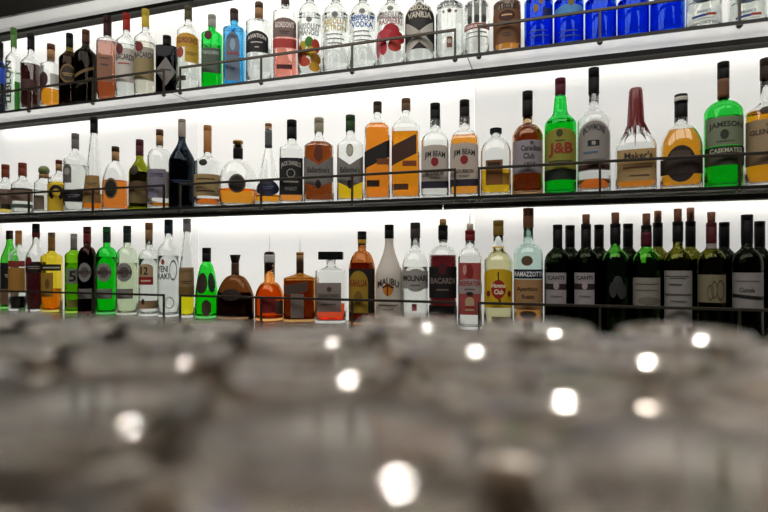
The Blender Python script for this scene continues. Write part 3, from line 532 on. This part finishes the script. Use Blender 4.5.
    for ex in s['extra']:
        if ex[0] == 'cork':
            r = px(ex[3]) / 2
            loft('cork', cyl(zc(ex[2]) - .001, zc(ex[1]), r, r * 1.05), cork_mat(ex[4]), root)
        else:
            z0, z1 = zc(ex[2]), zc(ex[1])
            loft('pourer', [(z0 - .001, 0, 0, 2), (z0 - .001, .0042, .0042, 2), (z0 + .003, .004, .004, 2), (z0 + .006, .0022, .0022, 2), (z1 - .004, .0016, .0016, 2), (z1, .0009, .0009, 2), (z1, 0, 0, 2)], glass_mat('d8dcd8', .1), root, seg=14)
    # labels
    def surf(f, z, off):
        a, b, n = ring(max(.004, z))
        f = max(-.985, min(.985, f))
        return (f * (a + off), -(b + off) * (1 - abs(f) ** n) ** (1 / n) - off * .3, z)
    layer = 0; last = None; first_paper = True
    for it in s['deco']:
        if it[0] == 'W': continue
        kind, what, f0, f1, y0, y1, col, kw = it
        layer += 1; off = .00045 + .00022 * layer
        if kind == 'T':
            vs, fs = TEXTS[what]; V = []
            wid = abs(f1 - f0)
            vs, fs = split_wide(vs, fs, .09 / wid, kw.get('vert'))
            for (tx, ty) in vs:
                if kw.get('vert'): f = lerp(f0, f1, 1 - ty); y = lerp(y1, y0, tx)
                else: f = lerp(f0, f1, tx); y = lerp(y1, y0, ty) - kw.get('arch', 0) * (1 - (2 * tx - 1) ** 2) + kw.get('arch', 0) * .5
                V.append(surf(f, zl(y), off))
            link_mesh('lettering', V, fs, ink_mat(col), last if last is not None else root, smooth=False)
            continue
        V, Fc = [], []
        if what in ('ring', 'shoe'):
            a0, a1 = (0, 2 * math.pi) if what == 'ring' else (math.radians(-58), math.radians(238))
            cf, cy, hf, hy = (f0 + f1) / 2, (y0 + y1) / 2, (f1 - f0) / 2, (y1 - y0) / 2
            inn = .8 if what == 'ring' else .52
            N = 32
            for i in range(N + 1):
                t = lerp(a0, a1, i / N)
                for q in range(5):
                    q = lerp(inn, 1.0, q / 4); V.append(surf(cf + hf * q * math.cos(t), zl(cy - hy * q * math.sin(t)), off))
            for i in range(N):
                for j in range(4): Fc.append((5 * i + j, 5 * i + j + 1, 5 * i + j + 6, 5 * i + j + 5))
        else:
            N = 20; h = y1 - y0; m = (y0 + y1) / 2; ah = kw.get('ah', .3)
            for i in range(N + 1):
                t = -1 + 2 * i / N
                if what in ('disc', 'arch'): t = math.sin(t * math.pi / 2)
                e = math.sqrt(max(0, 1 - t * t)); hi, lo = y0, y1
                if what == 'disc': hi, lo = m - h / 2 * e, m + h / 2 * e
                elif what == 'arch': hi = y0 + ah * h * (1 - e)
                elif what == 'vee': hi = y0 + .28 * h * (1 - abs(t)); lo = y1 - .2 * h * abs(t)
                elif what == 'diamond': hi, lo = m - h / 2 * (1 - abs(t)), m + h / 2 * (1 - abs(t))
                elif what == 'shield': hi = y0 + .22 * h * abs(t) ** 1.5; lo = y1 - .3 * h * t * t
                elif what == 'slant':
                    th = kw.get('thin', 1); th = .16 if th == 1 else th
                    hi = m - h * th / 2 - kw['slope'] * t; lo = m + h * th / 2 - kw['slope'] * t
                f = lerp(f0, f1, (t + 1) / 2)
                for j in range(4): V.append(surf(f, zl(lerp(lo, hi, j / 3)), off))
            for i in range(N):
                for j in range(3): Fc.append((i * 4 + j, i * 4 + 4 + j, i * 4 + 5 + j, i * 4 + 1 + j))
        if kind == 'P':
            link_mesh('printed_line', V, Fc, ink_mat(col), last if last is not None else root); continue
        nested = last is not None and kw.get('nest', True) and f0 >= lastbox[0] - .02 and f1 <= lastbox[1] + .02 and y0 >= lastbox[2] - 1 and y1 <= lastbox[3] + 1
        o = link_mesh('emblem' if nested else 'label', V, Fc, paper_mat(col), last if nested else root)
        if not nested: last = o; lastbox = (f0, f1, y0, y1)
    PLACED.append((s, X, yc, rx, ry, zs))

FIXW = {'A': [None, None, (31, 22), (51, 22), (69.6, 21.5), (85.8, 23.5), (107.5, 24), (126.5, 23), (145.5, 23.5), (167, 23.5), (188.3, 24), (212, 23), (234.2, 23.5), (259, 26.5), (285.3, 26.5)],
        'B': [(5.5, 17), (22.5, 23), (44, 21), (58.9, 23), (75.3, 24), (94, 24), (115.5, 29.5), (139.7, 22), (159.7, 24.5), (182, 26.5), (207.6, 27), (238, 40), (268.5, 28.5), (291.8, 25.8), (319, 31.7), (350.4, 31.7), (377.5, 28.5), (406, 30.5)],
        'C': [(9.5, 19), (18.6, 20), (36, 21), (51.6, 22.5), (73.8, 22), (87.2, 23), (106.8, 22), (127.2, 23), (149, 21.5), (168.6, 23), (187, 16.5), (206.6, 23.5), (235.2, 37), (269.5, 29), (300, 34), (331, 33), (362, 26.5)]}
def fit_widths():
    """widths as seen; a bottle seen at a slant may hide part of its neighbour but never touches it"""
    for r in 'ABC':
        row = [s for s in SPECS if s['row'] == r]
        for i, s in enumerate(row):
            f = FIXW[r][i] if i < len(FIXW[r]) else None
            if f: s['x'], s['w'] = f
            elif s['cat'] != 'wine bottle': s['w'] *= 1.06
            u = (s['x'] - 384) / F
            s['cos'] = math.cos(math.atan(u) - math.atan(SN / CS)) if True else 1
            k = 1.0
            s['need'] = s['cos'] ** 1.0
        for bk in (0, 1):
            q = sorted([s for s in row if (s['back'] > .05) == bool(bk)], key=lambda s: s['x'])
            for _ in range(6):
                for a, b in zip(q, q[1:]):
                    if abs(a['back'] - b['back']) > .008: continue
                    m = [outline(t) for t in (a, b)]
                    gap = m[1][0] - m[0][0]; need = m[0][1] + m[1][1] + .0012
                    if gap < need:
                        if a['w'] > b['w'] * 1.05: a['w'] *= max(.9, 1 - (need - gap) / m[0][1])
                        else: b['w'] *= max(.9, 1 - (need - gap) / m[1][1] * .6); a['w'] *= max(.9, 1 - (need - gap) / m[0][1] * .6)
fit_widths()
for s in SPECS: build_bottle(s)

# ------------------------------------------------------------------ shelves, rails, wall
xs_all = [SEAMS[0] - 1.0] + SEAMS + [SEAMS[-1] + 1.0]
for mw, a, b in zip(M_WALLS, xs_all, xs_all[1:]):
    structure(box('wall_back', a + .0006, b - .0006, WALL, WALL + .02, CTR_H, EYE + 1.25, mw))
structure(box('wall_back', xs_all[0], xs_all[-1], WALL + .022, WALL + .06, 0, EYE + 1.5, solid_mat('4a4842', .7)))

PANELNAMES = ['left-hand', 'middle', 'right-hand']
for lev, (h, nm) in enumerate([(UP_H, 'upper'), (MID_H, 'middle-height')]):
    for i, (a, b) in enumerate(zip(SEAMS, SEAMS[1:])):
        sh = empty('glass_shelf', ((a + b) / 2, FRONT, h))
        tag(sh, f'{PANELNAMES[i]} frosted glass panel of the {nm} bottle shelf with dark edge', 'shelf', 'glass shelf panels')
        hw = (b - a) / 2 - .0012
        box('glass_plate', -hw, hw, .0032, WALL - FRONT - .001, 0, GT, M_SHELF_GLOW if lev == 0 else M_SHELF_NO_GLOW, sh)
        box('front_edge', -hw, hw, 0, .003, -.0002, GT + .0006, M_DARK, sh)
        box('joint_seal', hw + .0002, hw + .0022, .0002, WALL - FRONT - .001, -.0006, GT + .0003, M_SEAL, sh)
        ch = box('light_channel', -hw - .0008, hw + .0008, .096, WALL - FRONT - .001, -.0135, -.0003, M_CHAN, sh)
        box('channel_lip', -hw - .0008, hw + .0008, .0945, .0958, -.015, -.0004, M_SEAL, ch)
for i, (a, b) in enumerate(zip(SEAMS, SEAMS[1:])):
    if i == 2: continue
    sh = empty('glass_shelf', ((a + b) / 2, FRONT, HEAD_H))
    tag(sh, f'{PANELNAMES[i]} glass panel of the topmost shelf behind a black fascia', 'shelf', 'glass shelf panels')
    hw = (b - a) / 2 - .0012
    box('glass_plate', -hw, hw, .0122, WALL - FRONT - .001, .0, GT, M_SHELF_FAINT_GLOW, sh)
    box('fascia', -hw, hw, 0, .012, -.0002, .14, M_DARK, sh, .001)
    box('light_channel', -hw, hw, .096, WALL - FRONT - .001, -.0135, -.0003, M_CHAN, sh)

RAIL = .083
for lev, (h, top, nm) in enumerate([(UP_H + GT, UP_H + RAIL, 'upper shelf'), (MID_H + GT, MID_H + RAIL + .002, 'middle shelf'), (CTR_H, CTR_H + RAIL - .0045, 'back counter')]):
    for i, (a, b) in enumerate(zip(SEAMS, SEAMS[1:])):
        r = empty('bottle_rail', ((a + b) / 2, FRONT + .0065, h + .0008))
        tag(r, f'{PANELNAMES[i]} dark metal guard rail along the front of the {nm}', 'rail', 'guard rails')
        x0, x1 = -.5 + .031, .5 - .036
        box('rail_bar', x0 - .003, x1 + .003, -.003, .003, top - h - .0042, top - h + .0032, M_STEEL, r, .0008)
        for k in range(4):
            xx = lerp(x0, x1, k / 3)
            p = box('post', xx - .0028, xx + .0028, -.0028, .0028, .0002, top - h - .003, M_STEEL, r)
            if lev < 2:
                loft_o = loft('nut', [(-GT - .0075, 0, 0, 2), (-GT - .0075, .003, .003, 2), (-GT - .004, .0065, .0065, 2), (-GT - .0004, .0075, .0075, 2), (-GT - .0004, 0, 0, 2)], M_NUT, p, seg=12)
                loft_o.location = (xx, 0, -.0008)
            else:
                q = loft('foot', [(.0003, 0, 0, 2), (.0003, .0065, .0065, 2), (.003, .006, .006, 2), (.0035, 0, 0, 2)], M_NUT, p, seg=12)
                q.location = (xx, 0, 0)

# back counter
bc = empty('back_counter', (0, 1.3, 0))
tag(bc, 'grey stone-topped back counter under the shelves carrying the lowest bottles', 'counter')
stone = solid_mat('6c675e', .12, 0, .25, 14)
box('counter_top', xs_all[0], xs_all[-1], 1.00 - 1.3, WALL - .001 - 1.3, CTR_H - .04, CTR_H, stone, bc, .003)
box('cabinet_front', xs_all[0], xs_all[-1], 1.04 - 1.3, WALL - .002 - 1.3, .0, CTR_H - .0405, M_DARK, bc)

structure(box('floor', -3.3, 1.9, -1.5, 1.6, -.05, 0, solid_mat('2c2824', .4, 0, .2, 4)))

# ------------------------------------------------------------------ bar top with upturned glasses
GLH, GLR = .105, .0355
TOPZ = EYE - .0375
BARZ = TOPZ - GLH
ba = empty('bar_counter', (-.4, 0, 0))
tag(ba, 'dark polished bar counter under the rows of upturned glasses in the foreground', 'counter')
box('bar_top', -1.6, 1.6, -.35, .36, BARZ - .04, BARZ, solid_mat('120f0d', .3, 0, .35, 9), ba, .003)
box('bar_front', -1.55, 1.55, -.3, .30, .0, BARZ - .0405, M_DARK, ba)

tg = glass_mat('efebe6', .1, 1.62, 1.0, 'tumbler')
def tumbler_mesh():
    R = GLR
    o = []
    # outside from the rim (standing on the bar) up to the thick base, which is on top
    pts = [(0.0006, R * 1.0), (0.0, R * 1.0 - .0008)]
    out = [(0.0, R - .0014), (.0008, R), (.03, R * .985), (.07, R * .965), (GLH - .0065, R * .95)]
    rho = .0055
    out += [(GLH - rho + rho * math.sin(t), R * .95 - rho + rho * math.cos(t)) for t in [math.pi / 2 * i / 8 for i in range(1, 9)]]
    out += [(GLH - .0002, R * .72), (GLH - .0012, R * .64), (GLH - .0014, R * .3), (GLH - .0014, 0)]
    inn = [(GLH - .016, 0), (GLH - .016, R * .5), (GLH - .0175, R * .78), (GLH - .021, R * .87), (.06, R * .905), (.02, R * .93), (.0008, R * .945), (0, R - .0014)]
    return [(z, r, r, 2) for z, r in out] + [(z, r, r, 2) for z, r in inn]
def seen(x, y):
    zz = y * CS - x * SN; xx = y * SN + x * CS
    return zz + GLR > .085 and abs(xx) - GLR < (zz + GLR * .5) * .75
proto = None
ROWY = [.040, .1085, .177, .2455, .314]
ORD = ['first', 'second', 'third', 'fourth', 'fifth', 'sixth', 'seventh', 'eighth', 'ninth', 'tenth', 'eleventh', 'twelfth', 'thirteenth']
ROWN = ['nearest row', 'second row back', 'third row back', 'fourth row back', 'farthest row']
RNG = [(-.14, .08), (-.26, .18), (-.42, .24), (-.37, .34), (-.15, .40)]
for r, y in enumerate(ROWY):
    xs = []
    x = -.46 + (.0375 if r % 2 else 0)
    while x < .42:
        if RNG[r][0] <= x <= RNG[r][1] and seen(x, y): xs.append(x)
        x += .0755
    for i, x in enumerate(xs):
        if proto is None:
            g = loft('drinking_glass', tumbler_mesh(), tg, seg=48); proto = g
        else:
            g = proto.copy(); COL.objects.link(g)
        g.location = (x + random.uniform(-.0012, .0012), y + random.uniform(-.0015, .0015), BARZ + .0003)
        g.rotation_euler = (0, 0, random.uniform(0, 6))
        tag(g, f'upturned clear glass on bar, {ORD[i]} from left in {ROWN[r]}', 'glass', 'upturned glasses on the bar')

# ------------------------------------------------------------------ light
def area(name, loc, sx, sy, power, d, col=(1, .97, .92)):
    li = bpy.data.lights.new(name, 'AREA'); li.shape = 'RECTANGLE'; li.size = sx; li.size_y = sy; li.energy = power; li.color = col
    o = bpy.data.objects.new(name, li); o.location = loc
    o.rotation_euler = Vector(d).to_track_quat('-Z', 'Y').to_euler(); COL.objects.link(o)
LED = {UP_H: 1.0, MID_H: 1.0, HEAD_H: 1.0}
for h in (UP_H, MID_H, HEAD_H):
    for i, (a, b) in enumerate(zip(SEAMS, SEAMS[1:])):
        area('led_strip', ((a + b) / 2, FRONT + .1, h - .0155), .98, .006, .5 * (.85, 1.0, .7)[i], (0, .75, -.66))
def lamp(name, loc, power, rad=.035, col=(1, .93, .84)):
    li = bpy.data.lights.new(name, 'POINT'); li.energy = power; li.shadow_soft_size = rad; li.color = col
    o = bpy.data.objects.new(name, li); o.location = loc; COL.objects.link(o)
for x, y in [(-2.0, .35), (-1.0, .35), (0, .35), (1.0, .35)]:
    area('label_fill', (x, y - .05, 2.95), .9, 1.1, 11.5, (0, .75, -1), (1, .95, .89))  # unseen soft fill lights, added to brighten the labels from the front
for x, y, pw in [(-.8, .5, 25), (.5, .5, 1150)]:
    li = bpy.data.lights.new('bar_downlight', 'SPOT'); li.energy = pw; li.shadow_soft_size = .085; li.spot_size = math.radians(34); li.spot_blend = .9; li.color = (1, .95, .88)
    o = bpy.data.objects.new('bar_downlight', li); o.location = (x, y, 2.75); COL.objects.link(o)
    o.rotation_euler = Vector((-.13, -.15, -1)).to_track_quat('-Z', 'Y').to_euler()

w = bpy.data.worlds.new('World'); SC.world = w; w.use_nodes = True
bgn = w.node_tree.nodes.get('Background') or w.node_tree.nodes.new('ShaderNodeBackground')
bgn.inputs[0].default_value = (1.0, .93, .85, 1); bgn.inputs[1].default_value = .035
if not w.node_tree.nodes.get('World Output'):
    wo = w.node_tree.nodes.new('ShaderNodeOutputWorld'); w.node_tree.links.new(bgn.outputs[0], wo.inputs[0])

# ------------------------------------------------------------------ camera
cam = bpy.data.cameras.new('camera'); co = bpy.data.objects.new('camera', cam); COL.objects.link(co)
co.location = (0, 0, EYE); co.rotation_euler = (math.pi / 2, 0, YAW)
cam.sensor_width = 36; cam.lens = 24; cam.shift_y = (HOR - 256) / 768.0; cam.clip_start = .005
cam.dof.use_dof = True; cam.dof.focus_distance = 1.55; cam.dof.aperture_fstop = 2.8
SC.camera = co
SC.view_settings.view_transform = 'Standard'; SC.view_settings.look = 'None'; SC.view_settings.gamma = 1.0; SC.view_settings.exposure = 0.0
SC.view_settings.use_curve_mapping = False
SC.cycles.max_bounces = 32; SC.cycles.transmission_bounces = 28; SC.cycles.glossy_bounces = 6; SC.cycles.diffuse_bounces = 3
